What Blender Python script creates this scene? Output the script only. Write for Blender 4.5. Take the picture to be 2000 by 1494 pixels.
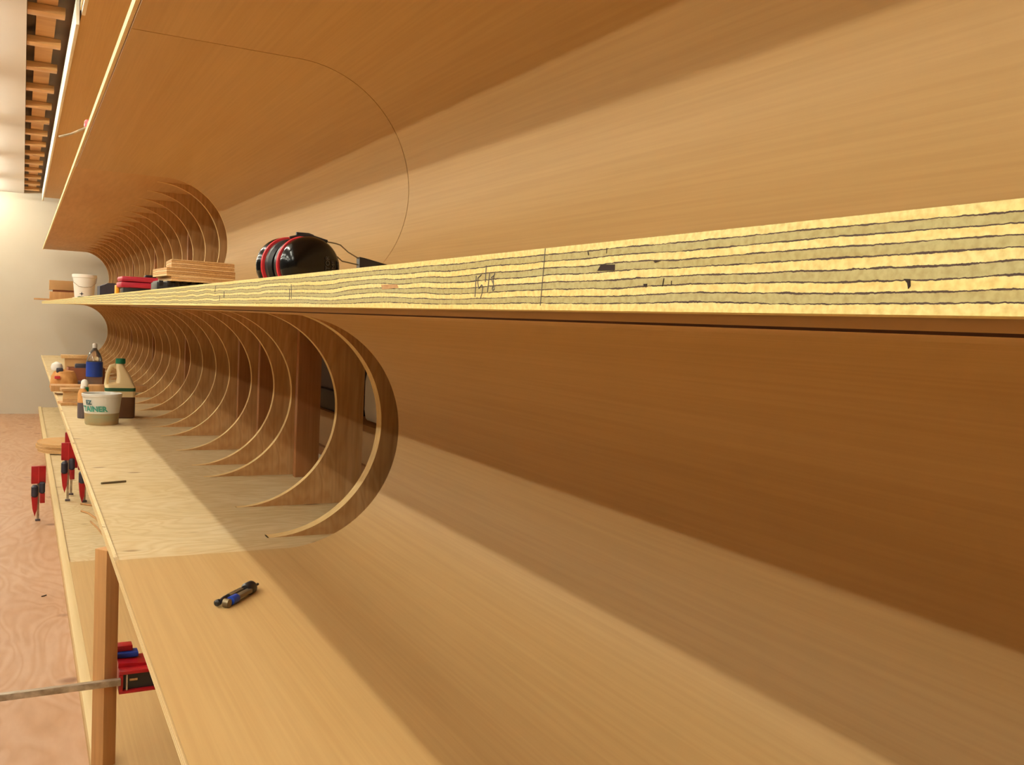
import bpy, bmesh, math, random
from mathutils import Vector, Matrix
random.seed(7)
for o in list(bpy.data.objects): bpy.data.objects.remove(o)
scene = bpy.context.scene
COL = scene.collection
# One building unit U is 0.2 m.  x runs into the shelving, y runs along it away from the
# camera, z is up; heights are given relative to the eye (EYE above the floor).
S = 0.2
FLOOR = -6.70
CEIL = 6.55
def V(x, y, z): return Vector((x*S, y*S, (z-FLOOR)*S))

# ------------------------------------------------------------------ camera
cd = bpy.data.cameras.new('camera'); cam = bpy.data.objects.new('camera', cd); COL.objects.link(cam)
R = Matrix(((0.8826394, -0.0127516, -0.4698777), (-0.4677090, 0.0758315, -0.8806236), (0.0468608, 0.9970391, 0.0609678)))
cam.matrix_world = Matrix.Translation(V(0, 0, 0)) @ R.to_4x4()
cd.sensor_fit = 'HORIZONTAL'; cd.sensor_width = 36.0; cd.lens = 36.0*1800/2000
cd.clip_start = 0.01; cd.clip_end = 60
scene.camera = cam
# ------------------------------------------------------------------ world, view, lamps
w = bpy.data.worlds.new('world'); scene.world = w; w.use_nodes = True
w.node_tree.nodes['Background'].inputs[0].default_value = (0.9, 0.75, 0.55, 1)
w.node_tree.nodes['Background'].inputs[1].default_value = 0.05
scene.view_settings.view_transform = 'Standard'; scene.view_settings.look = 'None'
scene.view_settings.gamma = 1; scene.view_settings.use_curve_mapping = False
scene.view_settings.exposure = 0.0
LAMP_POWER = {'a': 84.0, 'b': 82.0, 'c': 90.0}
LAMP_COLOR = (1.0, 1.0, 0.86)
LAMP_ROWS = (('a', -2.15), ('b', -7.7), ('c', -12.9))
LAMP_Z = 6.38
LAMP_Y = [-7.0 + 8.3*i for i in range(9)]

# ------------------------------------------------------------------ materials
def lin(c):
    return tuple(((v/255)/12.92 if v/255 <= .04045 else ((v/255+.055)/1.055)**2.4) for v in c)
def mat(name, rgb=(128,128,128), rough=.6, metal=0., var=None, scale=(1,1,1), spec=.5, bump=0., alpha=None, trans=0., dist=0., detail=4, coat=0.):
    """Plain surface; var = second colour mixed in by a stretched noise."""
    m = bpy.data.materials.new(name); m.use_nodes = True
    nt = m.node_tree; b = nt.nodes['Principled BSDF']
    b.inputs['Base Color'].default_value = (*lin(rgb), 1)
    b.inputs['Roughness'].default_value = rough; b.inputs['Metallic'].default_value = metal
    b.inputs['Specular IOR Level'].default_value = spec
    b.inputs['Coat Weight'].default_value = coat
    if trans: b.inputs['Transmission Weight'].default_value = trans
    if var or bump:
        tc = nt.nodes.new('ShaderNodeTexCoord'); mp = nt.nodes.new('ShaderNodeMapping')
        mp.inputs['Scale'].default_value = scale
        nt.links.new(tc.outputs['Object'], mp.inputs[0])
        n = nt.nodes.new('ShaderNodeTexNoise'); n.inputs['Scale'].default_value = 1
        n.inputs['Detail'].default_value = detail; n.inputs['Distortion'].default_value = dist
        nt.links.new(mp.outputs[0], n.inputs['Vector'])
        if var:
            r = nt.nodes.new('ShaderNodeValToRGB')
            r.color_ramp.elements[0].position = .3; r.color_ramp.elements[1].position = .7
            r.color_ramp.elements[0].color = (*lin(rgb), 1); r.color_ramp.elements[1].color = (*lin(var), 1)
            nt.links.new(n.outputs[0], r.inputs[0]); nt.links.new(r.outputs[0], b.inputs['Base Color'])
        if bump:
            bp = nt.nodes.new('ShaderNodeBump'); bp.inputs['Strength'].default_value = bump; bp.inputs['Distance'].default_value = .002
            nt.links.new(n.outputs[0], bp.inputs['Height']); nt.links.new(bp.outputs[0], b.inputs['Normal'])
    return m

def wood(name, a, b_, grain=(60, 1.5, 60), broad=(5, .25, 5), rough=.55, knots=False, fine=.12, swirl=None):
    """Wood: broad colour streaks, fine pores and, for construction plywood, swirling figure and patches."""
    m = bpy.data.materials.new(name); m.use_nodes = True
    nt = m.node_tree; N = nt.nodes; L = nt.links; bs = N['Principled BSDF']; bs.inputs['Roughness'].default_value = rough
    bs.inputs['Specular IOR Level'].default_value = .3
    tc = N.new('ShaderNodeTexCoord')
    def noise(sc, detail=3, dist=0.):
        mp = N.new('ShaderNodeMapping'); mp.inputs['Scale'].default_value = sc; L.new(tc.outputs['Object'], mp.inputs[0])
        n = N.new('ShaderNodeTexNoise'); n.inputs['Scale'].default_value = 1; n.inputs['Detail'].default_value = detail
        n.inputs['Distortion'].default_value = dist; L.new(mp.outputs[0], n.inputs['Vector']); return n
    nb = noise(broad, 3)
    r = N.new('ShaderNodeValToRGB'); e = r.color_ramp.elements
    e[0].position = .32; e[1].position = .68; e[0].color = (*lin(a), 1); e[1].color = (*lin(b_), 1)
    L.new(nb.outputs[0], r.inputs[0]); out = r.outputs[0]
    ng = noise(grain, 3)
    def mul(out, fac_socket, lo, hi, pos=(.35, .65)):
        rr = N.new('ShaderNodeValToRGB'); q = rr.color_ramp.elements
        q[0].position, q[1].position = pos; q[0].color = (*lo, 1); q[1].color = (*hi, 1)
        L.new(fac_socket, rr.inputs[0])
        mx = N.new('ShaderNodeMix'); mx.data_type = 'RGBA'; mx.blend_type = 'MULTIPLY'; mx.inputs[0].default_value = 1
        L.new(out, mx.inputs[6]); L.new(rr.outputs[0], mx.inputs[7]); return mx.outputs[2]
    out = mul(out, ng.outputs[0], (1-fine, 1-fine*1.2, 1-fine*1.5), (1, 1, 1))
    if swirl:
        ns = noise(swirl, 2, 1.5)
        mth = N.new('ShaderNodeMath'); mth.operation = 'MULTIPLY'; mth.inputs[1].default_value = 9; L.new(ns.outputs[0], mth.inputs[0])
        fr = N.new('ShaderNodeMath'); fr.operation = 'PINGPONG'; fr.inputs[1].default_value = .5; L.new(mth.outputs[0], fr.inputs[0])
        out = mul(out, fr.outputs[0], (.90, .84, .74), (1, 1, 1), (.0, .38))
    if knots:
        mp = N.new('ShaderNodeMapping'); mp.inputs['Scale'].default_value = knots; L.new(tc.outputs['Object'], mp.inputs[0])
        vo = N.new('ShaderNodeTexVoronoi'); vo.inputs['Scale'].default_value = 1; vo.inputs['Randomness'].default_value = .9
        L.new(mp.outputs[0], vo.inputs['Vector'])
        out = mul(out, vo.outputs['Distance'], (.50, .40, .34), (1, 1, 1), (.07, .15))
    L.new(out, bs.inputs['Base Color'])
    return m

def ply_edge(name, zlo, zhi, plies, light=(238,218,150), dark=(184,172,122), line=(74,56,48), wob=.0024, ax=2, gline=.075):
    """The sawn edge of plywood: alternating plies with dark wavy glue lines, along the object's z (ax) axis."""
    m = bpy.data.materials.new(name); m.use_nodes = True
    nt = m.node_tree; N = nt.nodes; L = nt.links; bs = N['Principled BSDF']; bs.inputs['Roughness'].default_value = .7
    bs.inputs['Specular IOR Level'].default_value = .2
    tc = N.new('ShaderNodeTexCoord')
    def M(op, a, b=None, c=None):
        n = N.new('ShaderNodeMath'); n.operation = op
        for i, v in enumerate((a, b, c)):
            if v is None: continue
            if isinstance(v, (int, float)): n.inputs[i].default_value = v
            else: L.new(v, n.inputs[i])
        return n.outputs[0]
    def noise(sc, detail=2, off=(0,0,0)):
        mp = N.new('ShaderNodeMapping'); mp.inputs['Scale'].default_value = sc; mp.inputs['Location'].default_value = off
        L.new(tc.outputs['Object'], mp.inputs[0])
        n = N.new('ShaderNodeTexNoise'); n.inputs['Scale'].default_value = 1; n.inputs['Detail'].default_value = detail
        L.new(mp.outputs[0], n.inputs['Vector']); return n.outputs[0]
    sp = N.new('ShaderNodeSeparateXYZ'); L.new(tc.outputs['Object'], sp.inputs[0]); z = sp.outputs[ax]
    big = noise((5, 9, 26)); rag = noise((260, 260, 260), 2, (3, 1, 2))
    t = M('DIVIDE', M('SUBTRACT', z, zlo), (zhi-zlo))                       # 0..1 through the board
    edge = M('MULTIPLY', M('MULTIPLY', t, M('SUBTRACT', 1.0, t)), 4)       # outer plies stay parallel
    t2 = M('ADD', t, M('MULTIPLY', M('SUBTRACT', big, .5), M('MULTIPLY', edge, wob/(zhi-zlo)*3)))
    t3 = M('ADD', M('ADD', t2, M('MULTIPLY', M('SUBTRACT', rag, .5), .020)), M('MULTIPLY', M('SUBTRACT', noise((900, 900, 300), 2, (1, 7, 3)), .5), .016))
    p = M('MULTIPLY', t3, float(plies))
    fr = M('FRACT', p); dist = M('MINIMUM', fr, M('SUBTRACT', 1.0, fr))
    inside = M('MULTIPLY', M('GREATER_THAN', t3, .4/plies), M('LESS_THAN', t3, 1-.4/plies))
    wv = M('ADD', gline*-.35, M('MULTIPLY', noise((60, 170, 300), 4), gline*2.7))
    isl = M('MULTIPLY', M('LESS_THAN', dist, wv), inside)
    odd = M('GREATER_THAN', M('MODULO', M('FLOOR', p), 2.0), .5)
    # dark plies are end grain with speckle, light ones are long grain; both drift along the board
    ramp = N.new('ShaderNodeMix'); ramp.data_type = 'RGBA'; L.new(odd, ramp.inputs[0])
    ramp.inputs[6].default_value = (*lin(light), 1); ramp.inputs[7].default_value = (*lin(dark), 1)
    sp2 = N.new('ShaderNodeMix'); sp2.data_type = 'RGBA'; sp2.blend_type = 'MULTIPLY'; sp2.inputs[0].default_value = 1
    L.new(ramp.outputs[2], sp2.inputs[6])
    sr = N.new('ShaderNodeValToRGB'); q = sr.color_ramp.elements
    q[0].position = .3; q[1].position = .62; q[0].color = (.80, .74, .66, 1); q[1].color = (1, 1, 1, 1)
    L.new(noise((420, 420, 420), 3), sr.inputs[0]); L.new(sr.outputs[0], sp2.inputs[7])
    sp3 = N.new('ShaderNodeMix'); sp3.data_type = 'RGBA'; sp3.blend_type = 'MULTIPLY'; sp3.inputs[0].default_value = 1
    tr = N.new('ShaderNodeValToRGB'); q = tr.color_ramp.elements
    q[0].position = .35; q[1].position = .65; q[0].color = (1, .93, .80, 1); q[1].color = (1, 1, 1, 1)
    L.new(noise((14, 7, 170), 2, (5, 5, 5)), tr.inputs[0]); L.new(sp2.outputs[2], sp3.inputs[6]); L.new(tr.outputs[0], sp3.inputs[7])
    mx = N.new('ShaderNodeMix'); mx.data_type = 'RGBA'; L.new(isl, mx.inputs[0])
    L.new(sp3.outputs[2], mx.inputs[6]); mx.inputs[7].default_value = (*lin(line), 1)
    L.new(mx.outputs[2], bs.inputs['Base Color'])
    bp = N.new('ShaderNodeBump'); bp.inputs['Strength'].default_value = .15; bp.inputs['Distance'].default_value = .0015
    L.new(M('SUBTRACT', rag, isl), bp.inputs['Height']); L.new(bp.outputs[0], bs.inputs['Normal'])
    return m

def emit(name, col, strength):
    m = bpy.data.materials.new(name); m.use_nodes = True; nt = m.node_tree
    b = nt.nodes['Principled BSDF']; b.inputs['Base Color'].default_value = (.9, .9, .9, 1)
    b.inputs['Emission Color'].default_value = (*col, 1); b.inputs['Emission Strength'].default_value = strength
    return m

M = {}
M['veneer'] = wood('bendable_veneer', (200,164,110), (194,156,100), grain=(150, 2.2, 150), broad=(7, .35, 7), fine=.07)
M['ply_top'] = wood('construction_plywood', (220,198,156), (212,188,142), grain=(25, 90, 25), broad=(2.2, 5, 2.2), fine=.08,
                    knots=(5.2, 9.5, 1), swirl=(2.4, 3.6, 1))
M['ply_face'] = wood('plywood_face', (228,184,130), (214,166,110), grain=(90, 90, 5), broad=(9, 9, .8), fine=.16, swirl=(6, 1, 1.6))
M['ply_under'] = wood('plywood_underside', (206,164,108), (196,150,94), grain=(40, 3, 40), broad=(4, .8, 4), fine=.1)
M['stud'] = wood('softwood_stud', (186,134,84), (168,112,66), grain=(80, 80, 4), broad=(9, 9, .7), fine=.15, knots=(6, 6, 3))
M['edge_mid'] = ply_edge('laminated_board_edge', 0, .134*S, 9)
M['edge_thin'] = ply_edge('plywood_edge', 0, .125*S, 7, light=(240,222,178), dark=(226,200,150), line=(190,160,118), gline=.06)
M['rib_edge'] = mat('rib_sawn_edge', (232,202,140), .7, var=(214,176,112), scale=(40,200,40))
M['seam_shade'] = mat('painted_seam_shadow', (84,48,20), .8, var=(66,36,14), scale=(60,12,60))  # shadow line of the panel seam, painted as a dark sliver on the end face
M['pale_wood'] = mat('pale_wood_nosing', (226,200,148), .6, var=(216,188,134), scale=(40,2,40))
M['pale_board'] = mat('pale_painted_board', (244,236,214), .5, var=(236,224,196), scale=(20,2,20))
M['floor'] = wood('plywood_floor', (194,158,130), (184,144,112), grain=(30, 8, 30), broad=(2.4, 1.1, 2.4), fine=.08, rough=.5, knots=(3, 4, 1), swirl=(3, 1, 1))
M['wall'] = mat('painted_drywall', (216,205,184), .7, var=(212,200,178), scale=(2,2,2))
M['wall_grey'] = mat('grey_concrete_wall', (96,92,86), .85, var=(84,80,74), scale=(2,2,2))
M['ceil'] = mat('painted_ceiling', (222,214,206), .38, var=(217,209,200), scale=(1.5,1.5,1.5), spec=.5)
M['slat'] = wood('soffit_slat_wood', (206,156,98), (180,128,76), grain=(6, 90, 90), broad=(2, 9, 9), fine=.15)
M['soffit'] = mat('soffit_panel', (128,104,80), .8, var=(112,90,70), scale=(5,3,5))
M['pine'] = wood('clear_softwood', (204,156,102), (190,140,88), grain=(120,120,5), broad=(14,14,1.2), fine=.12)
M['lam_side'] = ply_edge('offcut_plywood_edge', 0, .12*S, 5, light=(232,200,150), dark=(212,170,118), line=(150,104,66), gline=.12)
M['red'] = mat('red_clamp_enamel', (176,18,26), .35, var=(150,12,20), scale=(30,30,30))
M['redcase'] = mat('red_plastic_case', (170,26,52), .38)
M['black'] = mat('black_plastic', (26,24,26), .4)
M['gloss'] = mat('glossy_black_plastic', (9,9,10), .16, spec=.35)
M['ringred'] = mat('red_plastic_ring', (196,50,56), .35)
M['steel'] = mat('brushed_steel', (206,192,170), .38, metal=.45, var=(150,134,112), scale=(40,400,40))
M['brass'] = mat('dull_brass', (122,106,80), .38, metal=.6)
M['blue'] = mat('blue_plastic', (24,58,150), .4)
M['teal'] = mat('teal_print', (70,150,130), .6)
M['tealdark'] = mat('dark_teal_print', (50,96,104), .6)
M['green'] = mat('green_plastic', (14,104,70), .4)
M['dgreen'] = mat('dark_green_label', (38,84,48), .55)
M['white'] = mat('white_plastic', (240,234,222), .35)
M['tub'] = mat('frosted_tub_plastic', (226,220,208), .35, var=(216,212,200), scale=(9,9,9))
M['tubfill'] = mat('murky_tub_content', (150,150,118), .5, var=(176,138,88), scale=(7,7,30))
M['cream'] = mat('cream_jug_plastic', (232,206,154), .32)
M['liquid'] = mat('brown_liquid', (104,66,40), .3, var=(84,52,32), scale=(10,10,10))
M['carton'] = mat('brown_cardboard', (146,84,50), .8, var=(132,74,44), scale=(10,10,10))
M['paper'] = mat('crumpled_kraft_paper', (214,158,92), .8, var=(190,128,66), scale=(26,26,26), bump=.6)
M['kraft'] = mat('cardboard_box', (190,148,98), .85, var=(176,134,86), scale=(6,6,6))
M['yellow'] = mat('yellow_plastic', (240,160,20), .45)
M['navy'] = mat('dark_navy_plastic', (38,36,48), .5, var=(48,46,60), scale=(30,30,30))
M['pencil'] = mat('pencil_graphite', (92,84,78), .8)
M['void'] = mat('dark_core_void', (44,24,14), .95)
M['plug'] = mat('wood_plug', (196,150,96), .8, var=(170,120,70), scale=(200,200,200))
M['glass'] = mat('clear_bottle_plastic', (238,230,218), .08, trans=.9)
M['bluewater'] = mat('blue_label', (28,62,156), .45)
M['dust'] = mat('dark_grey_plastic', (92,80,84), .5)
M['tube'] = {k: emit('fluorescent_tube_'+k, LAMP_COLOR, v) for k, v in LAMP_POWER.items()}

# ------------------------------------------------------------------ mesh helpers (all sizes in building units)
def tagit(o, label=None, cat=None, group=None, kind=None):
    if label: o['label'] = label
    if cat: o['category'] = cat
    if group: o['group'] = group
    if kind: o['kind'] = kind
    return o
def empty(name, loc, rz=0, **k):
    o = bpy.data.objects.new(name, None); COL.objects.link(o); o.location = V(*loc); o.rotation_euler = (0, 0, rz)
    o.empty_display_size = .02
    return tagit(o, **k)
class MB:
    def __init__(s): s.bm = bmesh.new(); s.mi = 0
    def poly(s, vs, fs, smooth=False):
        v = [s.bm.verts.new(p) for p in vs]
        for f in fs:
            try:
                q = s.bm.faces.new([v[i] for i in f]); q.material_index = s.mi; q.smooth = True
            except ValueError: pass
        return s
    def box(s, x0, x1, y0, y1, z0, z1, bev=0, rot=None, skip=()):
        bm2 = bmesh.new()
        vs = [bm2.verts.new((x, y, z)) for z in (z0, z1) for y in (y0, y1) for x in (x0, x1)]
        for f in ((0,2,3,1),(4,5,7,6),(0,1,5,4),(2,6,7,3),(0,4,6,2),(1,3,7,5)): bm2.faces.new([vs[i] for i in f])
        if bev: bmesh.ops.bevel(bm2, geom=list(bm2.edges), offset=bev, segments=2, affect='EDGES', profile=.6)
        if rot is not None: bmesh.ops.transform(bm2, matrix=rot, verts=list(bm2.verts))
        return s.add(bm2)
    def add(s, bm2):
        m = {v: s.bm.verts.new(v.co) for v in bm2.verts}
        for f in bm2.faces:
            q = s.bm.faces.new([m[v] for v in f.verts]); q.material_index = s.mi; q.smooth = True
        bm2.free(); return s
    def lathe(s, prof, n=32, c=(0,0,0), sx=1, sy=1, rot=None):
        """prof: (radius, z) from bottom to top, axis z."""
        vs = []; fs = []
        for r, z in prof:
            for i in range(n):
                a = 2*math.pi*i/n; vs.append(Vector((r*sx*math.cos(a), r*sy*math.sin(a), z)))
        for j in range(len(prof)-1):
            for i in range(n):
                k = (i+1) % n; fs.append((j*n+i, j*n+k, (j+1)*n+k, (j+1)*n+i))
        if prof[0][0] > 1e-4: fs.append(tuple(reversed(range(n))))
        if prof[-1][0] > 1e-4: fs.append(tuple(range((len(prof)-1)*n, len(prof)*n)))
        if rot is not None: vs = [rot @ v for v in vs]
        vs = [v+Vector(c) for v in vs]
        return s.poly(vs, fs)
    def tube(s, pts, r, n=12, cap=True):
        pts = [Vector(p) for p in pts]; rs = r if isinstance(r, (list, tuple)) else [r]*len(pts)
        vs = []; fs = []; up = None
        for i, p in enumerate(pts):
            t = (pts[min(i+1, len(pts)-1)]-pts[max(i-1, 0)]).normalized()
            if up is None: up = Vector((0,0,1)) if abs(t.z) < .9 else Vector((1,0,0))
            a = t.cross(up).normalized(); b = a.cross(t).normalized(); up = b
            for k in range(n):
                q = 2*math.pi*k/n; vs.append(p+(a*math.cos(q)+b*math.sin(q))*rs[i])
        for j in range(len(pts)-1):
            for i in range(n):
                k = (i+1) % n; fs.append((j*n+i, j*n+k, (j+1)*n+k, (j+1)*n+i))
        if cap: fs.append(tuple(reversed(range(n)))); fs.append(tuple(range((len(pts)-1)*n, len(pts)*n)))
        return s.poly(vs, fs)
    def prism(s, pts, y0, y1):
        """closed (x,z) outline extruded in y."""
        n = len(pts)
        vs = [(x, y0, z) for x, z in pts]+[(x, y1, z) for x, z in pts]
        fs = [tuple(range(n)), tuple(reversed(range(n, 2*n)))]+[(i, i+n, (i+1) % n+n, (i+1) % n) for i in range(n)]
        return s.poly(vs, fs)
    def slab(s, pts, z0, z1):
        n = len(pts)
        vs = [(x, y, z0) for x, y in pts]+[(x, y, z1) for x, y in pts]
        fs = [tuple(reversed(range(n))), tuple(range(n, 2*n))]+[(i, (i+1) % n, (i+1) % n+n, i+n) for i in range(n)]
        return s.poly(vs, fs)
    def build(s, name, mats, parent=None, at=None, world=False, ang=35, **k):
        """world=True: coordinates are scene ones; the origin goes to the base centre."""
        bm = s.bm; bmesh.ops.recalc_face_normals(bm, faces=list(bm.faces))
        off = Vector((0,0,0))
        if world:
            xs = [v.co.x for v in bm.verts]; ys = [v.co.y for v in bm.verts]; zs = [v.co.z for v in bm.verts]
            off = Vector(((min(xs)+max(xs))/2, (min(ys)+max(ys))/2, min(zs)))
            if at is not None: off = Vector(at)
        for v in bm.verts: v.co = (v.co-off)*S
        me = bpy.data.meshes.new(name); bm.to_mesh(me); bm.free()
        for m in (mats if isinstance(mats, (list, tuple)) else [mats]): me.materials.append(m)
        me.set_sharp_from_angle(angle=math.radians(ang))
        o = bpy.data.objects.new(name, me); COL.objects.link(o)
        if world:
            if parent: o.parent = parent; o.location = (off-Vector(parent['_o']))*S
            else: o.location = V(*off)
        elif parent: o.parent = parent
        elif at is not None: o.location = V(*at)
        return tagit(o, **k)
def wempty(name, loc, **k):
    o = empty(name, loc, **k); o['_o'] = tuple(float(v) for v in loc); return o
def copy_tree(o, parent=None):
    c = o.copy(); COL.objects.link(c)
    if parent: c.parent = parent
    for ch in list(o.children): copy_tree(ch, c)
    return c
def text_mesh(body, size, name, m, parent, fn, bold=0.):
    """Lettering turned into a mesh and laid on a surface by fn(x, y) -> point (units)."""
    cu = bpy.data.curves.new('t', 'FONT'); cu.body = body; cu.size = size; cu.align_x = 'LEFT'; cu.resolution_u = 3; cu.offset = bold
    t = bpy.data.objects.new('t', cu); COL.objects.link(t)
    dg = bpy.context.evaluated_depsgraph_get(); me = bpy.data.meshes.new_from_object(t.evaluated_get(dg))
    bpy.data.objects.remove(t)
    for v in me.vertices: v.co = Vector(fn(v.co.x, v.co.y))*S
    me.materials.clear(); me.materials.append(m)
    o = bpy.data.objects.new(name, me); COL.objects.link(o); o.parent = parent
    return o

# ------------------------------------------------------------------ room
YN, YF = -14.0, 63.0
XL, XR = -22.0, 9.5
ROOF = 8.2
def struct(name, x0, x1, y0, y1, z0, z1, m): return MB().box(x0, x1, y0, y1, z0, z1).build(name, m, world=True, kind='structure')
struct('floor', XL-.5, XR+.5, YN-.5, YF+.5, FLOOR-.5, FLOOR, M['floor'])
struct('ceiling', XL, 0.0, YN, YF, CEIL, CEIL+.07, M['ceil'])
struct('roof', XL-.5, XR+.5, YN-.5, YF+.5, ROOF, ROOF+.4, M['soffit'])
struct('wall_far', XL-.5, XR+.5, YF, YF+.5, FLOOR, ROOF, M['wall'])
struct('wall_near', XL-.5, XR+.5, YN-.5, YN, FLOOR, ROOF, M['wall_grey'])
struct('wall_left', XL-.5, XL, YN, YF, FLOOR, ROOF, M['wall_grey'])
struct('wall_right', XR, XR+.5, YN, YF, FLOOR, ROOF, M['wall'])
# soffit above the shelving: a dark panel with a plank and flat slats under it
struct('trim_1', -.02, XR, YN, YF, 6.95, 7.03, M['soffit'])
MB().box(.2, .62, 0, 62.8, 6.74, 6.90).build('soffit_plank', M['slat'], world=True, label='long plank running above the soffit battens beside the ceiling', cat='plank')
k = 0; y = 27.0-2.9*6
slat0 = None
while y < 62:
    n = MB().box(0, .77, 0, .42, 0, .17, bev=.01)
    if slat0 is None: slat0 = n.build('soffit_batten', M['slat']); o = slat0
    else: n.bm.free(); o = slat0.copy(); COL.objects.link(o)
    o.location = V(.01, y, 6.56)
    tagit(o, 'short flat wooden batten in the row between white ceiling and top shelf fascia', 'batten', 'soffit battens beside the ceiling')
    y += 2.87+random.uniform(-.08, .08)

# ceiling lights: three rows of tube fixtures running with the shelving
def light(row, x, y):
    r = empty('ceiling_light', (x, y, LAMP_Z-.08), label='white fluorescent strip light on the ceiling, tube showing', cat='light', group='fluorescent strip lights in three rows on the ceiling')
    MB().box(-.16, .16, -3.1, 3.1, .12, CEIL-LAMP_Z+.08-.002, bev=.02).build('housing', M['white'], r)
    MB().lathe([(.055, -2.95), (.07, -2.94), (.07, 2.94), (.055, 2.95)], 12, rot=Matrix.Rotation(math.pi/2, 3, 'X')).build('tube', M['tube'][row], r)
    for s in (-1, 1): MB().box(-.06, .06, s*3.02-.05, s*3.02+.05, -.06, .13).build('socket', M['white'], r)
for row, x in LAMP_ROWS:
    for y in LAMP_Y: light(row, x, y)

# ------------------------------------------------------------------ shelving
Y0, YE = -6.0, 61.0
YJ1, YJ2 = 11.55, 23.75           # joints between bent veneer sheets
T = .05                           # veneer thickness
CX = 2.985
def d_profile(zb, zt, x0b=1.0, x0t=1.0, n=72, off=0.):
    r = (zt-zb)/2; cz = (zt+zb)/2; rr = r+off
    p = [(x0b, cz-rr), (CX-.8, cz-rr)]
    for i in range(n+1):
        a = -math.pi/2+math.pi*i/n; p.append((CX+rr*math.cos(a), cz+rr*math.sin(a)))
    return p+[(CX-.8, cz+rr), (x0t, cz+rr)]
def veneer(y0, y1, zb, zt, label, x0b=1.0, x0t=1.0):
    a = d_profile(zb, zt, x0b, x0t); b = d_profile(zb, zt, x0b, x0t, off=T)
    n = len(a); m = MB()
    vs = [(x, y, z) for y in (y0, y1) for pr in (a, b) for x, z in pr]; fs = []
    for i in range(n-1):
        fs += [(i, i+1, 2*n+i+1, 2*n+i), (n+i+1, n+i, 3*n+i, 3*n+i+1), (i+1, i, n+i, n+i+1), (2*n+i, 2*n+i+1, 3*n+i+1, 3*n+i)]
    fs += [(0, 2*n, 3*n, n)]
    m.poly(vs, fs)
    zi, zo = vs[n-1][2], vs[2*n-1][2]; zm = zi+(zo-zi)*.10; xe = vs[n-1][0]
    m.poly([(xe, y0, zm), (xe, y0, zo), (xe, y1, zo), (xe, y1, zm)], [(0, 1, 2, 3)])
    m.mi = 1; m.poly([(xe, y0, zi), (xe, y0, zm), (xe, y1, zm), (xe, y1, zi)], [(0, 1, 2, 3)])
    bmesh.ops.remove_doubles(m.bm, verts=list(m.bm.verts), dist=1e-5)
    return m.build('curved_panel', [M['veneer'], M['seam_shade']], world=True, ang=30, label=label, cat='panel', group='bent plywood panels lining the niches')
# levels: z of the visible veneer faces above and below every shelf
ZB3, ZB2 = -6.05, -3.14+.0       # bottom shelf top ; underside of lower shelf
ZL = -2.96; ZMU = .015; ZMT = .172; ZUU = 3.17; ZUT = 3.36; ZTT = 6.22
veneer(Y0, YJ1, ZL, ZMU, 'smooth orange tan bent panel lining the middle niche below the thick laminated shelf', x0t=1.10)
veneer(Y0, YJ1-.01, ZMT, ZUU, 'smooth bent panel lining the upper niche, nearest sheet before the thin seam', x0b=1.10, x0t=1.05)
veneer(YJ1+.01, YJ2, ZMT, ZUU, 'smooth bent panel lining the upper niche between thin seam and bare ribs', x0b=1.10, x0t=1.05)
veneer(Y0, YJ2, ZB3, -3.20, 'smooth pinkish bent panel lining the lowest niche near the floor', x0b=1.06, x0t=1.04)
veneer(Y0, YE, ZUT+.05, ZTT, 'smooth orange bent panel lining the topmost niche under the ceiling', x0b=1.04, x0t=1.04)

def shelf(name, z0, z1, nose0, nose1, label, edge, topm, y1=YE, nx=1.0, nxe=1.045):
    r = wempty(name, (2.6, 0, z0), label=label, cat='shelf')
    MB().box(nxe if nx < 1.05 else 1.062, 4.97, Y0, y1, z0, z1).build('board', [topm], r, world=True)
    if nx > 1.05: return r, MB().box(1.062, 4.97, Y0, y1, z0, z1) and None
    n = MB().box(nx, nxe, Y0, y1, nose0, nose1)
    o = n.build('front_edge', edge, r, world=True)
    return r, o
# mid shelf: thick laminated board, face on to the camera
mid, mid_edge = shelf('shelf', ZMU+T, ZMT-T, .038, ZMT, 'thick laminated plywood shelf with striped edge and pencil marks, crossing the middle of the photo', M['edge_mid'], M['ply_under'], nxe=1.094)
low, _ = shelf('shelf', -3.135, ZL-T, -3.10, ZL-T*.6, 'pale plywood shelf below the laminated one, holding the jug and the compass', M['edge_thin'], M['ply_top'])
upp, _ = shelf('shelf', ZUU+T, ZUT, ZUU+.03, ZUT-.05, 'plywood shelf with thin white edge above the laminated shelf, red knob on it', M['edge_thin'], M['ply_under'])
bot, _ = shelf('shelf', ZB3-T-.13, ZB3-T, ZB3-T-.13, ZB3-.0, 'lowest plywood shelf close to the floor, holding red clamps and offcuts', M['edge_thin'], M['ply_top'], nx=1.06)
top = wempty('shelf', (2.6, 0, ZTT+T), label='topmost plywood shelf under the soffit with orange underside', cat='shelf')
MB().box(1.045, 4.97, Y0, YE, ZTT+T, ZTT+T+.12).build('board', M['ply_under'], top, world=True)
MB().box(1.0, 1.045, Y0, 22.0, ZTT, ZTT+T+.12).build('front_edge', M['edge_thin'], top, world=True)
MB().box(.93, 1.0, 22.3, YE, 6.0, 6.58, bev=.005).build('fascia_board', M['pale_board'], world=True, label='long cream white fascia board on the front of the topmost shelf', cat='board')
MB().box(1.02, 1.09, 20.6, 21.9, 6.10, 6.205).build('wood_cleat', M['pale_board'], world=True, label='small pale wood cleat under the topmost shelf near the fascia end', cat='cleat')
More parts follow.
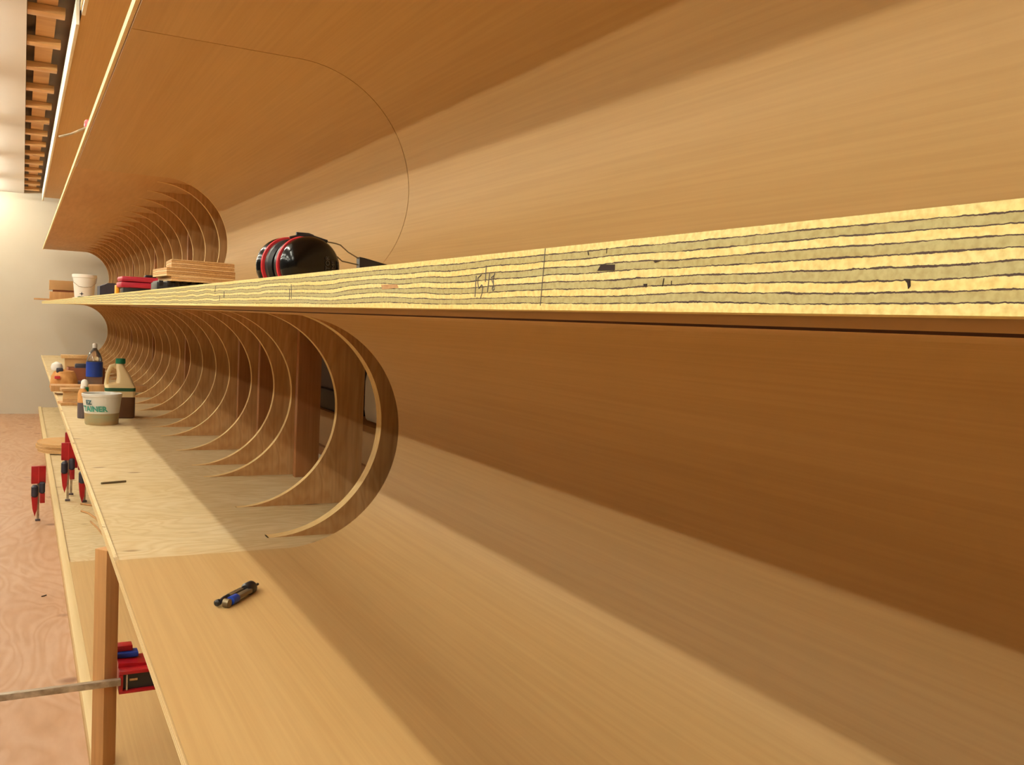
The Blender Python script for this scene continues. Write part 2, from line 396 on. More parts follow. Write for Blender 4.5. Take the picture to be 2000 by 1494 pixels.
# base of the unit: solid nosing and kick board
MB().box(.90, 1.06, Y0, YE, ZB3-.20, ZB3-.005, bev=.008).build('nosing_strip', M['pale_wood'], world=True, label='light wood nosing strip along the front of the lowest shelf', cat='nosing')
MB().box(.95, 1.05, Y0, YE, FLOOR, ZB3-.20).build('kick_board', M['veneer'], world=True, label='narrow kick board between lowest shelf and plywood floor', cat='board')
for i, x in enumerate((4.2,)):
    MB().box(x, x+.2, Y0, YE, FLOOR, ZB3-T-.13).build('rear_sleeper', M['stud'], world=True, label='long wooden sleeper under the back of the lowest shelf', cat='sleeper')

# ribs
def rib_mesh(zb, zt, th, zfloor, ztop):
    p = d_profile(zb, zt, CX-.02, CX-.02, 60, off=T)
    p = [q for q in p if q[0] >= CX-.021]
    out = [(x, min(max(z, zfloor), ztop)) for x, z in p]
    xb = 4.97
    pts = out+[(xb, ztop), (xb, zfloor)]
    m = MB(); n = len(pts); q = len(out)
    m.prism(pts, 0, th)
    m.bm.faces.ensure_lookup_table()
    for f in m.bm.faces:
        ys = [v.co.y for v in f.verts]; c = f.calc_center_median()
        if max(ys)-min(ys) > th*.5 and c.x < 4.9: f.material_index = 1
    return m
ORD = ['first', 'second', 'third', 'fourth', 'fifth', 'sixth', 'seventh', 'eighth', 'ninth', 'tenth', 'eleventh', 'twelfth', 'thirteenth', 'fourteenth', 'fifteenth', 'sixteenth', 'seventeenth', 'eighteenth', 'nineteenth', 'twentieth', 'twenty-first', 'twenty-second', 'twenty-third', 'twenty-fourth', 'twenty-fifth']
low_y = [12.36, 14.45, 17.3, 18.66, 20.75, 23.2, 25.0, 27.06, 29.2, 31.3, 33.5, 35.5]
while low_y[-1] < 58.5: low_y.append(low_y[-1]+2.05)
up_y = [23.95, 25.07, 27.17, 29.3, 31.45, 33.55, 35.55]
while up_y[-1] < 58.5: up_y.append(up_y[-1]+2.05)
first = None
for i, yy in enumerate(low_y):
    if i == 0:
        o = rib_mesh(ZL, ZMU, .2, ZL-T, ZMU+T-.001).build('plywood_rib', [M['ply_face'], M['rib_edge']], at=(0, 0, 0))
    elif i == 1:
        first = o = rib_mesh(ZL, ZMU, .115, ZL-T, ZMU+T-.001).build('plywood_rib', [M['ply_face'], M['rib_edge']], at=(0, 0, 0))
    else: o = first.copy(); COL.objects.link(o)
    o.location = V(0, yy, 0)
    tagit(o, 'crescent plywood rib in the middle niche, %s from the near end of the ribs' % ORD[i] if i else 'thick crescent plywood rib right behind the end of the bent panel in the middle niche', 'rib', 'crescent ribs in the middle niche')
first = None
for i, yy in enumerate(up_y):
    if first is None: first = o = rib_mesh(ZMT, ZUU, .115, ZMT-T+.001, ZUU+T-.001).build('plywood_rib', [M['ply_face'], M['rib_edge']], at=(0, 0, 0))
    else: o = first.copy(); COL.objects.link(o)
    o.location = V(0, yy, 0)
    tagit(o, 'crescent plywood rib in the upper niche, %s from the near end of the ribs' % ORD[i], 'rib', 'crescent ribs in the upper niche')
# stud wall behind the ribs
st = None
st_y = [-3.0, 1.0, 5.2, 8.3, 16.95, 20.1, 22.25, 30.4, 38.6, 46.8, 55.0]
st_y = [y+next(d for d in (0, .3, -.3, .6, -.6, .9) if all(abs(y+d+.08-q-.06) > .18 for q in low_y+up_y)) for y in st_y]
for i, yy in enumerate(st_y):
    if st is None: st = o = MB().box(4.54, 4.98, 0, .17, FLOOR+.002, 6.94, bev=.012).build('wall_stud', M['stud'], at=(0,0,0))
    else: o = st.copy(); COL.objects.link(o)
    o.location = V(0, yy, 0)
    tagit(o, 'upright softwood stud standing behind the shelf ribs, %s from the near end' % ORD[min(i, 24)] if i < 25 else 'upright softwood stud standing behind the shelf ribs at the far end', 'stud', 'wall studs behind the shelving')

# marks on the laminated edge
def on_edge(y, t, d=.0016): return (1.0-d, y, .038+.134*t)
def stroke(name, pts, r=.0014, m='pencil'):
    p = []
    for a, b in zip(pts[:-1], pts[1:]):
        for k in range(4): p.append((a[0]+(b[0]-a[0])*k/4, a[1]+(b[1]-a[1])*k/4))
    p.append(pts[-1])
    b = MB(); b.tube([on_edge(y, t, .0004) for y, t in p], r, 6)
    o = b.build(name, M[m], mid, world=True); return o

stroke('pencil_mark', [(2.089,.623),(2.091,.227)])
stroke('pencil_mark', [(2.060,.637),(2.079,.579),(2.079,.493),(2.071,.381),(2.063,.415),(2.056,.449),(2.049,.415),(2.052,.295),(2.060,.193)])
stroke('pencil_mark', [(2.035,.796),(2.036,.499)])
stroke('pencil_mark', [(2.014,.666),(2.018,.489),(2.022,.312)])
stroke('pencil_mark', [(1.986,.654),(1.989,.613),(2.004,.572),(1.997,.496),(1.991,.445),(1.986,.361),(1.993,.337),(1.997,.370),(1.991,.445),(1.993,.529),(1.990,.613)])
stroke('pencil_line', [(1.749,.995),(1.753,.586),(1.759,.074)], .0010)
stroke('pencil_mark', [(3.888,.703),(3.879,.252)], .0018)
stroke('pencil_mark', [(3.916,.571),(3.911,.236)], .0018)
stroke('pencil_mark', [(5.621,.888),(5.639,.599)], .0022)
stroke('pencil_mark', [(5.355,.601),(5.355,.344)], .003)
stroke('pencil_mark', [(5.481,.436),(5.489,.217)], .002)
stroke('crack', [(1.322,.439),(1.325,.336)], .0010, 'void'); stroke('crack', [(1.300,.403),(1.300,.346)], .0009, 'void')
stroke('crack', [(1.509,.91),(1.509,.831)], .0007, 'void'); stroke('crack', [(1.576,.88),(1.573,.828)], .0012, 'void')
def patch(name, pts, m):
    b = MB(); n = len(pts)
    vs = [on_edge(y, t, .0010) for y, t in pts]+[on_edge(y, t, -.002) for y, t in pts]
    b.poly(vs, [tuple(range(n))]+[(i, i+n, (i+1) % n+n, (i+1) % n) for i in range(n)])
    return b.build(name, M[m], mid, world=True)
patch('core_void', [(1.538,.588),(1.526,.675),(1.478,.664),(1.478,.582),(1.508,.584)], 'void')
patch('core_void', [(1.382,.374),(1.371,.373),(1.372,.331),(1.381,.333)], 'void')
patch('core_void', [(1.357,.688),(1.334,.676),(1.351,.653)], 'void')
patch('knot', [(.818,.345),(.808,.341),(.807,.275),(.810,.248),(.812,.303)], 'void')
patch('wood_plug', [(2.782,.545),(2.641,.536),(2.630,.458),(2.770,.432)], 'plug')

# ------------------------------------------------------------------ things on the laminated shelf
ZS = ZMT-T        # bare board; the veneer lies on it up to YJ2
ZV = ZMT
def lean(bm_rot): return bm_rot
# ear defenders
def ear_defenders():
    r = empty('ear_defenders', (2.15, 8.0, ZV), label='glossy black and red ear defenders lying on the laminated shelf', cat='ear defenders')
    az = math.radians(-72)                       # direction the cups face
    rot = Matrix.Rotation(az, 3, 'Z') @ Matrix.Rotation(math.pi/2, 3, 'Y')
    a = Vector((math.cos(az), math.sin(az), 0))
    H = .262
    def cup(off, sgn, name):
        c = a*off+Vector((.03, 0, H))
        sc = (1, 1.12)
        ro = rot if sgn > 0 else Matrix.Rotation(math.pi, 3, 'Z') @ rot
        def L(prof, nm, m, parent=None):
            b = MB(); b.lathe(prof, 48, (0,0,0), 1.0, 1.12, rot=ro)
            for v in b.bm.verts: v.co += c
            return b.build(nm, m, parent or r)
        sh = L([(.0,.0),(.235,.0),(.255,.03),(.258,.07),(.25,.10),(.225,.135),(.17,.165),(.10,.18),(.04,.186),(.0,.187)], name, M['gloss'])
        L([(.235,-.022),(.258,-.018),(.263,-.007),(.258,.004),(.24,.006)], 'red_ring', M['ringred'], sh)
        L([(.16,-.10),(.22,-.105),(.243,-.08),(.243,-.035),(.23,-.025)], 'cushion', M['black'], sh)
        return sh, c
    s1, c1 = cup(.0, 1, 'ear_cup')
    s2, c2 = cup(-.26, -1, 'ear_cup')
    # faint lettering running up the front cup
    side = Vector((-math.sin(az), math.cos(az), 0))
    def lay(off, h0):
        def fn(x, y):
            u = off-y; z = h0+x
            q = min(1, math.hypot(u/1.12, (z))/.262)
            d = .187*(max(0, 1-q**3.0))**.55+.006
            return tuple(c1+a*d+side*u+Vector((0,0,z)))
        return fn
    g = mat('faint_grey_print', (70,66,60), .6)
    text_mesh('PELTOR', .062, 'print', g, s1, lay(.115, -.12)); text_mesh('OPTIME', .062, 'print', g, s1, lay(.185, -.15))
    # wire yoke, sliders and folded headband pad
    def P(x, z, dy=0): return Vector((x-2.15, dy, z-ZV))
    MB().tube([P(2.03,.672), P(2.10,.69), P(2.20,.70), P(2.36,.664)], [.012,.014,.018,.016], 10).build('slider', M['black'], r)
    MB().tube([P(2.09,.712,.02), P(2.20,.712,.02), P(2.24,.70,.02)], .016, 10).build('slider', M['black'], r)
    MB().tube([P(2.36,.664), P(2.44,.655), P(2.482,.645), P(2.555,.588), P(2.642,.545), P(2.68,.53)], .0055, 8).build('wire', M['brass'], r)
    MB().tube([P(2.28,.655), P(2.39,.618), P(2.449,.545), P(2.501,.505), P(2.644,.484), P(2.68,.48)], .0055, 8).build('wire', M['brass'], r)
    b = MB(); b.prism([(2.65-2.15,.552-ZV),(2.70-2.15,.545-ZV),(2.97-2.15,.490-ZV),(3.12-2.15,.44-ZV),(3.22-2.15,.37-ZV),(3.2-2.15,.33-ZV),(2.655-2.15,.375-ZV)], -.04, .05)
    b.build('headband_pad', M['black'], r)
    MB().tube([P(2.66,.40,.1), P(2.6,.25,.12), P(2.5,.19,.14), P(2.35,.19,.12)], .02, 10).build('headband', M['black'], r)
    return r
ear_defenders()

def board(name, x0, x1, y0, y1, z0, z1, m, label, cat, group=None, rz=0, bev=.006, edge_ax=None):
    c = ((x0+x1)/2, (y0+y1)/2, z0)
    b = MB().box(x0-c[0], x1-c[0], y0-c[1], y1-c[1], 0, z1-z0, bev=bev)
    o = b.build(name, m, at=c, label=label, cat=cat, group=group); o.rotation_euler = (0, 0, rz); return o
# stack of plywood offcuts, Y about 12
g = 'plywood offcuts stacked on the laminated shelf'
board('plywood_offcut', 1.58, 2.34, 12.0, 12.9, .36, .42, M['lam_side'], 'plywood offcut at the bottom of the stack right of the red case', 'offcut', g, .05)
def curved_off(x0, x1, y0, w_, z0, th, label, rz=0.):
    pts = []
    for i in range(15):
        t = i/14; pts.append((x0+(x1-x0)*t, -w_/2*(.55+.45*math.sin(math.pi*(.5+.5*t)))))
    pts += [(x, -y) for x, y in reversed(pts)]
    c = ((x0+x1)/2, y0, z0)
    b = MB(); b.slab([(x-c[0], y) for x, y in pts], 0, th)
    o = b.build('plywood_offcut', M['lam_side'], at=c, label=label, cat='offcut', group=g); o.rotation_euler = (0,0,rz); return o
curved_off(1.52, 2.40, 12.45, .9, .42, .10, 'plywood offcut second from bottom of the stack on the laminated shelf', .06)
curved_off(1.64, 2.42, 12.5, .8, .521, .11, 'curved plywood offcut on top of the stack on the laminated shelf', -.05)
# dark ribbed strip under the stack
b = MB(); b.box(-.46, .42, -.30, .30, 0, .17, bev=.01)
for i in range(9): b.box(-.44+i*.095, -.39+i*.095, -.32, .32, .13, .188, bev=.006)
b.build('sanding_block', M['black'], at=(1.92, 12.45, ZV), label='long black ribbed tool under the stack of plywood offcuts', cat='tool')
# red case
r = empty('red_case', (1.80, 17.0, ZV), rz=.05, label='red plastic tool case with dark handle on the laminated shelf', cat='tool case')
MB().box(-.37, .37, -.28, .28, .17, .265, bev=.03).build('body', M['redcase'], r)
MB().box(-.36, .35, -.27, .27, .27, .36, bev=.04).build('lid', M['redcase'], r)
MB().tube([(.02,-.1,.345),(.05,-.1,.385),(.18,-.1,.385),(.21,-.1,.345)], .022, 10).build('handle', M['black'], r)
MB().box(-.33, .30, -.25, .25, 0, .17, bev=.01).build('base', M['black'], r)
MB().box(.23, .34, -.32, -.28, .10, .20, bev=.005).build('tag', M['pale_board'], r)
board('yellow_tool', 1.41, 1.47, 17.2, 17.5, ZV, ZV+.22, M['yellow'], 'small yellow tool standing left of the red case', 'tool', bev=.02)
r = empty('tool_box', (1.56, 20.9, ZV), rz=.1, label='dark blocky tool box between the white pail and the red case', cat='tool box')
MB().slab([(-.18,-.15),(.17,-.15),(.17,.15),(-.18,.15)], 0, .2).build('body', M['navy'], r)
b = MB(); b.prism([(-.18,.2),(.17,.2),(.17,.30),(.10,.325),(-.02,.325),(-.10,.28),(-.18,.25)], -.15, .15); b.build('cover', M['navy'], r)
# white pail
r = empty('white_pail', (1.60, 30.0, ZMT-T), label='small white plastic pail with dark star mark at the far part of the laminated shelf', cat='pail')
MB().lathe([(.0,.0),(.24,0),(.25,.02),(.31,.70),(.33,.71),(.335,.79),(.315,.80),(.295,.79),(.28,.70),(.235,.04),(0,.035)], 40).build('body', M['white'], r)
MB().tube([(-.335,0,.74),(-.30,-.2,.56),(-.16,-.31,.44),(0,-.34,.42),(.16,-.31,.44),(.30,-.2,.56),(.335,0,.74)], .009, 8).build('handle', M['steel'], r)
b = MB(); n = 8; pts = []
for i in range(n):
    a = 2*math.pi*i/n+math.pi/2; q = .065 if i % 2 == 0 else .022
    ux = -.08+q*math.cos(a); uz = .23+q*math.sin(a); rad = .25+.06*uz/.7
    pts.append((ux, -math.sqrt(max(0, (rad+.004)**2-ux*ux)), uz))
b.poly(pts, [tuple(range(n))]); b.build('star_mark', M['navy'], r)
# green and dark things in front of the pail
board('green_tool', 1.30, 1.62, 27.0, 27.5, ZS, ZS+.13, M['dgreen'], 'flat dark green tool lying in front of the white pail', 'tool', bev=.02)
board('green_clip', 1.50, 1.64, 26.2, 26.5, ZS, ZS+.15, M['green'], 'bright green clip beside the flat green tool near the pail', 'clip', bev=.02)
board('plastic_cap', 1.12, 1.2, 26.0, 26.1, ZS, ZS+.09, M['white'], 'tiny white plastic cap on the shelf edge below the white pail', 'crumb', bev=.02)  # small loose plastic cap, modelled as a plain white block
# wood blocks beyond the pail, and a board overhanging the shelf front
board('long_board', .42, 2.2, 43.2, 44.0, ZMT, ZMT+.07, M['pine'], 'thin board overhanging the front of the laminated shelf at its far end', 'board')
board('wood_block', 1.0, 2.0, 43.3, 43.9, ZMT+.07, ZS+.42, M['pine'], 'pale wood block lying on the overhanging thin board', 'block')
board('dark_strip', 1.12, 2.05, 43.35, 43.9, ZS+.42, ZS+.50, M['carton'], 'dark brown strip between two wood blocks behind the white pail', 'strip')
board('wood_block', .98, 2.0, 43.3, 43.9, ZS+.50, ZS+.90, M['kraft'], 'tan wood block on top of the pile behind the white pail', 'block')

# ------------------------------------------------------------------ things on the pale lower shelf (bare plywood beyond YJ1)
ZP = ZL-T
# frosted tub
r = empty('plastic_tub', (1.84, 25.8, ZP), label='frosted white plastic tub with teal lettering on the pale lower shelf', cat='tub')
b = MB(); b.lathe([(0,0),(.38,0),(.40,.03),(.415,.30)], 48); low_part = b.build('murky_band', M['tubfill'], r)
b = MB(); b.lathe([(.415,.30),(.465,.72),(.48,.725),(.485,.79),(.47,.80),(.455,.79),(.445,.73),(.40,.30)], 48); body = b.build('body', M['tub'], r)
def lay_tub(a0, z0):
    def fn(x, y):
        z = z0+y; rad = .376+.125*z/.79+.012; ang = a0+x/rad
        return (rad*math.cos(ang), rad*math.sin(ang), z)
    return fn
text_mesh('EZ', .15, 'lettering', M['tealdark'], body, lay_tub(math.radians(-145), .54), .006)
text_mesh('TAINER', .19, 'lettering', M['teal'], body, lay_tub(math.radians(-160), .36), .008)
# jug
r = empty('plastic_jug', (2.40, 27.4, ZP), rz=-.05, label='cream plastic jug with green cap and brown contents behind the frosted tub', cat='jug')
def rrect(xl, xr, hy, rr, n=6):
    pts = []
    for cx, cy, a0 in ((xr-rr, hy-rr, 0), (xl+rr, hy-rr, 90), (xl+rr, -hy+rr, 180), (xr-rr, -hy+rr, 270)):
        for i in range(n+1):
            a = math.radians(a0+90*i/n); pts.append((cx+rr*math.cos(a), cy+rr*math.sin(a)))
    return pts
def loft(secs):
    vs = []; fs = []; n = None
    for z, xl, xr, hy, rr in secs:
        p = rrect(xl, xr, hy, rr); n = len(p); vs += [(x, y, z) for x, y in p]
    for j in range(len(secs)-1):
        for i in range(n): fs.append((j*n+i, j*n+(i+1) % n, (j+1)*n+(i+1) % n, (j+1)*n+i))
    fs += [tuple(reversed(range(n))), tuple(range((len(secs)-1)*n, len(secs)*n))]
    b = MB(); b.poly(vs, fs); return b
loft([(0,-.36,.36,.34,.1),(.02,-.38,.38,.36,.1),(.58,-.38,.38,.36,.1)]).build('contents', M['liquid'], r, label='brown lower half of the jug')
jb = loft([(.58,-.38,.38,.36,.1),(.84,-.385,.385,.36,.1),(.90,-.375,.37,.34,.1),(.96,-.10,.33,.32,.1),(1.1,-.08,.28,.28,.1),(1.25,-.09,.20,.22,.1),(1.36,-.11,.13,.15,.08),(1.44,-.115,.10,.108,.1),(1.50,-.11,.10,.105,.1)]).build('body', M['cream'], r)
MB().tube([(-.09,0,1.38),(-.16,0,1.42),(-.23,0,1.40),(-.30,0,1.24),(-.34,0,1.05),(-.35,0,.92),(-.32,0,.84)], [.055,.06,.06,.055,.05,.055,.07], 16).build('handle', M['cream'], r)
MB().lathe([(.0,1.48),(.125,1.48),(.13,1.50),(.125,1.61),(.11,1.62),(0,1.62)], 24).build('cap', M['green'], r)
loft([(.74,-.388,.388,.366,.1),(.83,-.388,.388,.366,.1)]).build('label_band', M['dgreen'], r)
# dark squeeze bottle left of the tub
r = empty('squeeze_bottle', (1.46, 27.2, ZP), label='dark squeeze bottle with green and white cap left of the frosted tub', cat='bottle')
MB().lathe([(0,0),(.115,0),(.125,.02),(.125,.42)], 24).build('body', M['dust'], r, label='dark grey lower body')
MB().lathe([(.125,.42),(.125,.66),(.10,.74),(.05,.80)], 24).build('shoulder', M['paper'], r, label='tan upper body')
MB().lathe([(.05,.80),(.06,.80),(.06,.86),(.05,.87)], 20).build('neck', M['white'], r)
r = empty('glue_bottle', (1.60, 29.0, ZP), label='small white glue bottle with green band behind the frosted tub', cat='bottle')
MB().lathe([(0,0),(.10,0),(.10,.52),(.09,.55)], 20).build('body', M['white'], r)
MB().lathe([(.09,.55),(.115,.56),(.115,.68),(.09,.70)], 20).build('band', M['green'], r)
MB().lathe([(.09,.70),(.10,.74),(.095,.84),(.06,.90),(0,.92)], 20).build('cap', M['white'], r)
# plank lying across, on blocks
board('plank', .87, 3.85, 34.2, 35.0, ZP+.12, ZP+.32, M['pine'], 'long narrow plank overhanging the front of the pale shelf beyond the jug', 'plank', None, .02)
for i, x in enumerate((1.5, 2.9)):
    board('spacer_block', x, x+.25, 34.3, 34.9, ZP, ZP+.12, M['ply_face'], 'small spacer block under the long plank, %s of two' % ('nearer the shelf front' if i == 0 else 'deeper in the niche'), 'block', 'spacer blocks under the plank', bev=.004)
# offcuts between plank and tub
gg = 'wood scraps behind the squeeze bottle'
board('wood_scrap', 1.02, 1.62, 30.6, 31.3, ZP, ZP+.09, M['pine'], 'flat orange wood scrap at the bottom of the scraps left of the squeeze bottle', 'scrap', gg, .1)
board('wood_scrap', 1.12, 1.75, 30.8, 31.3, ZP+.09, ZP+.42, M['lam_side'], 'thick tan wood scrap standing in the scraps left of the squeeze bottle', 'scrap', gg, -.05)
board('wood_scrap', 1.05, 1.6, 30.7, 31.2, ZP+.42, ZP+.50, M['kraft'], 'thin tilted wood scrap on top of the scraps left of the squeeze bottle', 'scrap', gg, .08)
# beyond the plank
r = empty('open_carton', (2.12, 37.9, ZP), rz=.05, label='open brown cardboard carton of odds and ends beyond the plank', cat='carton')
b = MB()
b.box(-.62,.62,-.4,-.37,0,.72); b.box(-.62,.62,.37,.4,0,.72); b.box(-.62,-.59,-.37,.37,0,.72); b.box(.59,.62,-.37,.37,0,.72); b.box(-.59,.59,-.37,.37,0,.03)
b.build('walls', M['carton'], r)
board('dark_tool', 1.75, 2.15, 37.75, 38.1, ZP+.04, ZP+.86, M['navy'], 'dark tool sticking out of the brown carton', 'tool', bev=.05)
board('wood_offcut', 2.3, 2.65, 37.7, 38.1, ZP+.04, ZP+.82, M['ply_face'], 'wood offcut standing in the brown carton', 'offcut')
# kraft paper bag with dark and red tape
b = MB(); b.lathe([(0,0),(.38,0),(.45,.12),(.43,.34),(.40,.5),(.30,.66),(.10,.74),(0,.72)], 28, (0,0,0), 1.0, .8)
for v in b.bm.verts:
    h = v.co; q = math.sin(h.x*17+h.z*13)*math.cos(h.y*15-h.z*9); v.co += Vector((q*.045, q*.03, q*.03 if h.z > .1 else 0))
r = empty('paper_bag', (1.32, 36.3, ZP), label='crumpled orange brown paper bag beside the cardboard carton', cat='bag')
b.build('bag', M['paper'], r)
MB().box(-.24,-.02,-.20,.1,.62,.79,bev=.04).build('dark_roll', M['navy'], r)
MB().box(-.30,-.12,-.40,-.30,.42,.52,bev=.02).build('red_tag', M['ringred'], r)
MB().lathe([(0,.70),(.17,.70),(.2,.80),(.16,.92),(.05,.99),(0,1.0)], 18, (-.22,.1,0)).build('wrap', M['white'], r)
board('grey_tape_gun', 1.72, 2.08, 36.4, 36.7, ZP, ZP+.32, M['dust'], 'dark grey tape roll in front of the brown carton', 'tape', bev=.08)
r = empty('offcut_pile', (2.2, 43.0, ZP), label='layered plywood offcut on blocks behind the brown carton', cat='offcut')
MB().box(-.75,.55,-.4,.4,.80,.93,bev=.005).build('board', M['lam_side'], r)
MB().box(-.60,.5,-.35,.35,0,.80,bev=.005).build('block', M['kraft'], r)
# clear bottle with blue label
r = empty('clear_bottle', (2.45, 38.0, ZP+0), label='clear plastic bottle with blue label behind the cream jug', cat='bottle')
r.location = V(2.36, 37.0, ZP)
MB().lathe([(0,0),(.25,0),(.27,.03),(.27,.44)], 28).build('base', M['glass'], r)
MB().lathe([(.272,.44),(.285,.45),(.285,.98),(.272,.99)], 28).build('label_wrap', M['bluewater'], r)
MB().lathe([(.27,.99),(.26,1.1),(.2,1.28),(.10,1.44),(.06,1.50)], 28).build('shoulder', M['glass'], r)
MB().lathe([(.07,1.50),(.08,1.50),(.08,1.62),(.06,1.66),(0,1.67)], 20).build('cap', M['white'], r)
# short stick on the shelf
b = MB(); b.tube([(-.2,-.06,.018),(.2,.06,.018)], .018, 8)
b.build('pencil_stub', M['brass'], at=(1.42, 17.0, ZP), label='thin dark stick lying on the pale lower shelf between two knots', cat='stick')
# drawing compass on the veneer
r = empty('drawing_compass', (2.02, 9.60, ZL), rz=math.atan2(.53, .47), label='drawing compass with blue grip lying on the lower shelf near the photo bottom', cat='compass')
MB().box(-.12,.16,.015,.075,.03,.075,bev=.012).build('leg', M['brass'], r)
MB().box(-.12,.16,-.075,-.012,.03,.075,bev=.012).build('leg', M['brass'], r)
MB().lathe([(0,-.08),(.05,-.08),(.068,-.05),(.068,.05),(.05,.08),(0,.08)], 20, (.215,0,.055), 1,1, rot=Matrix.Rotation(math.pi/2,3,'Y')).build('head', M['black'], r)
MB().tube([(.27,0,.055),(.32,0,.05),(.40,0,.05)], [.022,.018,.014], 10).build('handle_pin', M['black'], r)
MB().tube([(-.12,.045,.045),(-.2,.045,.045),(-.26,.045,.045),(-.28,.045,.045),(-.30,.045,.045),(-.34,.045,.045),(-.355,.045,.045)], [.034,.034,.026,.020,.034,.034,.018], 12).build('pencil_holder', M['black'], r)
MB().tube([(-.12,-.045,.048),(-.235,-.045,.048)], .046, 14).build('grip', M['blue'], r)
MB().lathe([(0,-.03),(.045,-.03),(.045,.03),(0,.03)], 16, (-.30,-.045,.046), rot=Matrix.Rotation(math.pi/2,3,'X')).build('thumb_wheel', M['brass'], r)
MB().tube([(-.235,-.045,.045),(-.29,-.045,.04)], .018, 8).build('needle_socket', M['brass'], r)

# ------------------------------------------------------------------ upper shelf
r = empty('bar_clamp', (1.06, 19.55, ZUT), label='bar clamp with red knob and pale bar sticking out from the upper shelf', cat='clamp')
MB().lathe([(0,0),(.07,0),(.085,.04),(.085,.15),(.06,.19),(0,.2)], 18, (0.02,.15,0)).build('knob', M['ringred'], r)
MB().tube([(.10,.0,.03),(-.05,0,-.02+.03),(-.30,0,-.14),(-.50,0,-.22)] , .022, 8).build('bar', M['steel'], r)

# ------------------------------------------------------------------ under the lower shelf
ZB = ZB3
r = empty('wooden_prop', (1.02, 12.9, ZB), rz=math.radians(38), label='upright square wooden prop between lowest shelf and pale shelf', cat='prop')
MB().box(-.105,.105,-.105,.105,0,-3.137-ZB,bev=.006).build('post', M['pine'], r)
MB().box(.105,.14,-.06,.0,-3.34-ZB,-3.2-ZB,bev=.006).build('clip', M['carton'], r)
# clamp gripping the prop
r = empty('bar_clamp', (1.43, 12.98, -5.06), label='red bar clamp head with black recess gripping the wooden prop, steel bar to the left', cat='clamp')
hd = MB()
hd.box(-.25,.32,-.16,.30,.0,.30,bev=.012).box(-.25,.32,-.24,-.16,.255,.30,bev=.01).box(-.25,.32,-.24,-.16,.0,.04,bev=.01).box(-.25,-.20,-.24,-.16,.04,.255,bev=.008).build('head', M['red'], r)
MB().box(-.20,.32,-.185,-.16,.04,.255).build('recess', M['black'], r, label='black recess in the red head')
MB().box(-.165,-.145,-.235,-.185,.045,.25).build('spring', M['steel'], r)
MB().box(-.12,-.02,-.20,-.185,.15,.18,bev=.004).build('plate', M['plug'], r)
MB().lathe([(0,-.01),(.02,-.01),(.02,.01),(0,.01)],12,(.22,-.19,.08),rot=Matrix.Rotation(math.pi/2,3,'X')).build('rivet', M['steel'], r)
MB().lathe([(0,-.01),(.02,-.01),(.02,.01),(0,.01)],12,(.24,-.19,.20),rot=Matrix.Rotation(math.pi/2,3,'X')).build('rivet', M['plug'], r)
b = MB(); b.prism([(-.25,.30),(.30,.30),(.22,.335),(.0,.34),(-.25,.36)], -.08, .28); b.build('jaw', M['red'], r)
MB().box(-.27,.02,.10,.28,.36,.43,bev=.02).build('release_trigger', M['blue'], r)
MB().box(-.29,-.05,.16,.34,.43,.51,bev=.02).build('rear_jaw', M['red'], r)
MB().box(-3.4,-.235,-.315,-.235,.145,.23,bev=.008).build('bar', M['steel'], r)
# standing clamps: one on the floor in front, three on the lowest shelf
def standing_clamp(loc, rz, label, h=1.5, grp='red clamps standing near the lowest shelf'):
    r = empty('bar_clamp', loc, rz=rz, label=label, cat='clamp', group=grp)
    MB().box(-.035,.035,-.02,.02,0,h,bev=.004).build('bar', M['steel'], r)
    MB().box(-.20,.20,-.13,.02,h-.12,h+.42,bev=.015).build('jaw', M['red'], r)
    MB().box(-.012,.012,-.14,-.13,h-.10,h+.40).build('jaw_seam', M['ringred'], r)
    MB().tube([(-.11,-.20,h-.52),(-.11,-.2,h-.48),(-.11,-.2,h-.2),(-.11,-.2,h-.14)],[.06,.095,.095,.05],16).build('handle', M['navy'], r)
    MB().tube([(.10,-.16,h-.42),(.10,-.16,h-.38),(.10,-.16,h-.10),(.10,-.16,h-.06)],[.05,.085,.085,.05],16).build('handle', M['navy'], r)
    b = MB(); b.prism([(-.20,h-.5),(-.02,h-.5),(-.04,h-.9),(-.10,h-1.12),(-.16,h-.9)], -.24, -.12); b.build('lever', M['red'], r)
    b = MB(); b.box(.04,.18,-.2,-.02,h-.72,h-.40,bev=.02); b.build('slide', M['red'], r)
    MB().box(-.07,.07,-.05,.05,0,.06,bev=.01).build('foot', M['dust'], r)
    return r
standing_clamp((.50, 31.7, FLOOR), .05, 'red bar clamp standing on the plywood floor in front of the lowest shelf', 1.30)
standing_clamp((1.32, 31.6, ZB-T), .0, 'red bar clamp on the lowest shelf, left one of the close group', 1.42)
standing_clamp((1.78, 31.3, ZB-T), .1, 'red bar clamp on the lowest shelf, right one partly hidden by the pale shelf', 1.15)
standing_clamp((1.46, 32.6, ZB-T), -.05, 'red bar clamp on the lowest shelf, rear one with bright red tip', 1.62)
# stack of round ended plywood cut-outs overhanging the lowest shelf
zz = ZB-.004
for i, (x0, dy, lb) in enumerate(((.62, 0, 'bottom'), (.55, .1, 'middle'), (.60, .0, 'top'))):
    pts = []
    for k in range(25):
        a = math.pi/2+math.pi*k/24; pts.append((x0+1.0+1.0*math.cos(a), 42.6+dy+1.25*math.sin(a)))
    pts += [(2.6, 42.6+dy-1.25), (2.6, 42.6+dy+1.25)]
    c = (1.6, 42.6, zz)
    b = MB(); b.slab([(p[0]-c[0], p[1]-c[1]) for p in pts], 0, .125)
    b.build('round_cutout', M['lam_side'], at=c, label='round ended plywood cut-out overhanging the lowest shelf, %s of the stack' % lb, cat='cut-out', group='round ended cut-outs')
    zz += .126
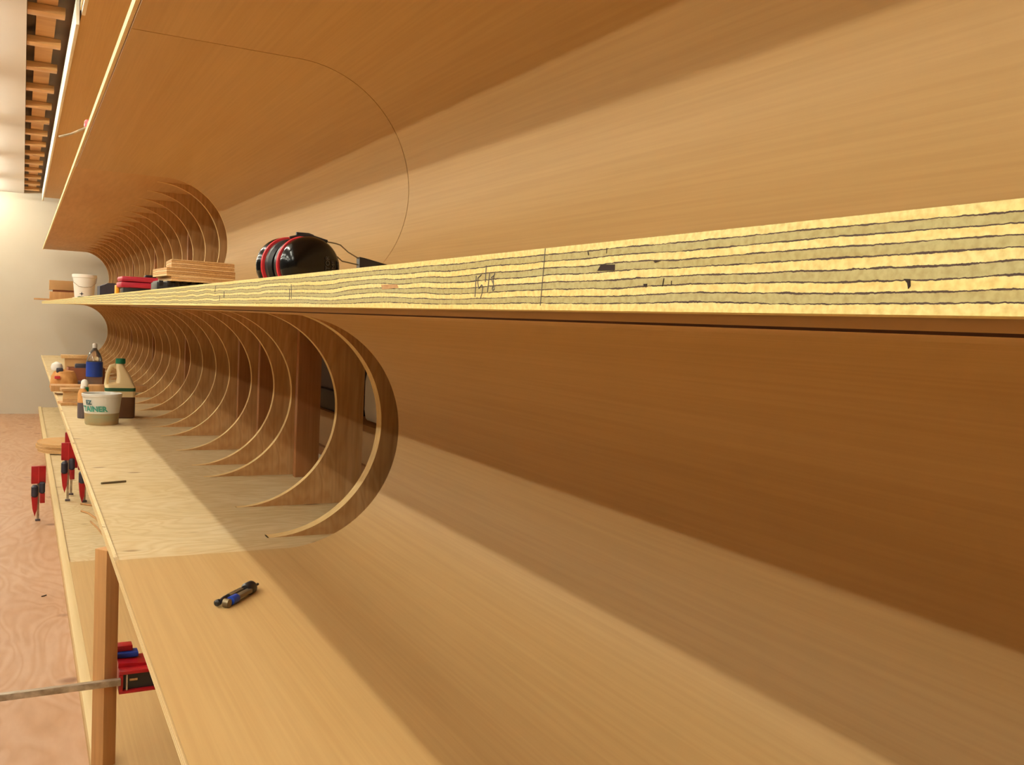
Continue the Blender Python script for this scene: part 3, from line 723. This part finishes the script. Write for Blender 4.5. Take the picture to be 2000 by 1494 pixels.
# thin scraps on the lowest shelf
def scrap(pts, w_, m, label):
    c = Vector(pts[0]); b = MB(); b.tube([Vector(p)-c+Vector((0,0,w_)) for p in pts], w_, 6)
    b.build('wood_sliver', m, at=tuple(c), label=label, cat='scrap', group='thin slivers on the lowest shelf')
Zt = ZB-T
scrap([(1.66,30.9,Zt),(1.85,30.7,Zt),(2.05,30.5,Zt)], .03, M['pine'], 'short straight sliver on the lowest shelf below the clamps')
scrap([(1.62,29.8,Zt),(1.80,29.4,Zt),(1.95,28.6,Zt),(2.02,27.8,Zt)], .03, M['pine'], 'curved light sliver on the lowest shelf, nearer the camera')
scrap([(1.78,28.3,Zt),(1.90,27.4,Zt),(1.98,26.4,Zt)], .025, M['pine'], 'long thin sliver on the lowest shelf, nearest the wooden prop')
# black crayon crumb on the floor
MB().tube([(-.05,0,.012),(.0,.02,.012),(.05,.08,.012)], .012, 6).build('floor_debris', M['void'], at=(.52, 23.3, FLOOR), label='tiny dark scrap lying on the plywood floor left of the nosing', cat='scrap')

# ------------------------------------------------------------------ behind the studs, seen through the first two bays
r = wempty('work_table', (7.2, 19, FLOOR), label='wooden bench in the dark behind the wall studs', cat='bench')
MB().box(5.9, 8.6, 14.6, 26.0, -3.05, -2.86).build('top', M['stud'], r, world=True)
for x in (6.1, 8.2):
    for y in (15.0, 25.5): MB().box(x, x+.2, y, y+.2, FLOOR, -3.05).build('leg', M['stud'], r, world=True)
board('storage_box', 6.0, 8.0, 15.2, 22.5, -2.86, -2.08, M['kraft'], 'long pale wooden box on the bench behind the studs', 'box')
board('white_bag', 6.1, 6.9, 15.6, 17.9, -2.08, -1.0, M['white'], 'whitish bag on the pale box seen through the nearest gap', 'bag', bev=.25)
board('dark_case', 6.1, 7.2, 18.8, 22.0, -2.08, -1.62, M['black'], 'dark case on the pale box seen through the second gap', 'case', bev=.03)
board('grey_case', 6.2, 7.2, 18.8, 22.0, -1.62, -.85, M['dust'], 'grey case stacked on the dark case behind the studs', 'case', bev=.03)
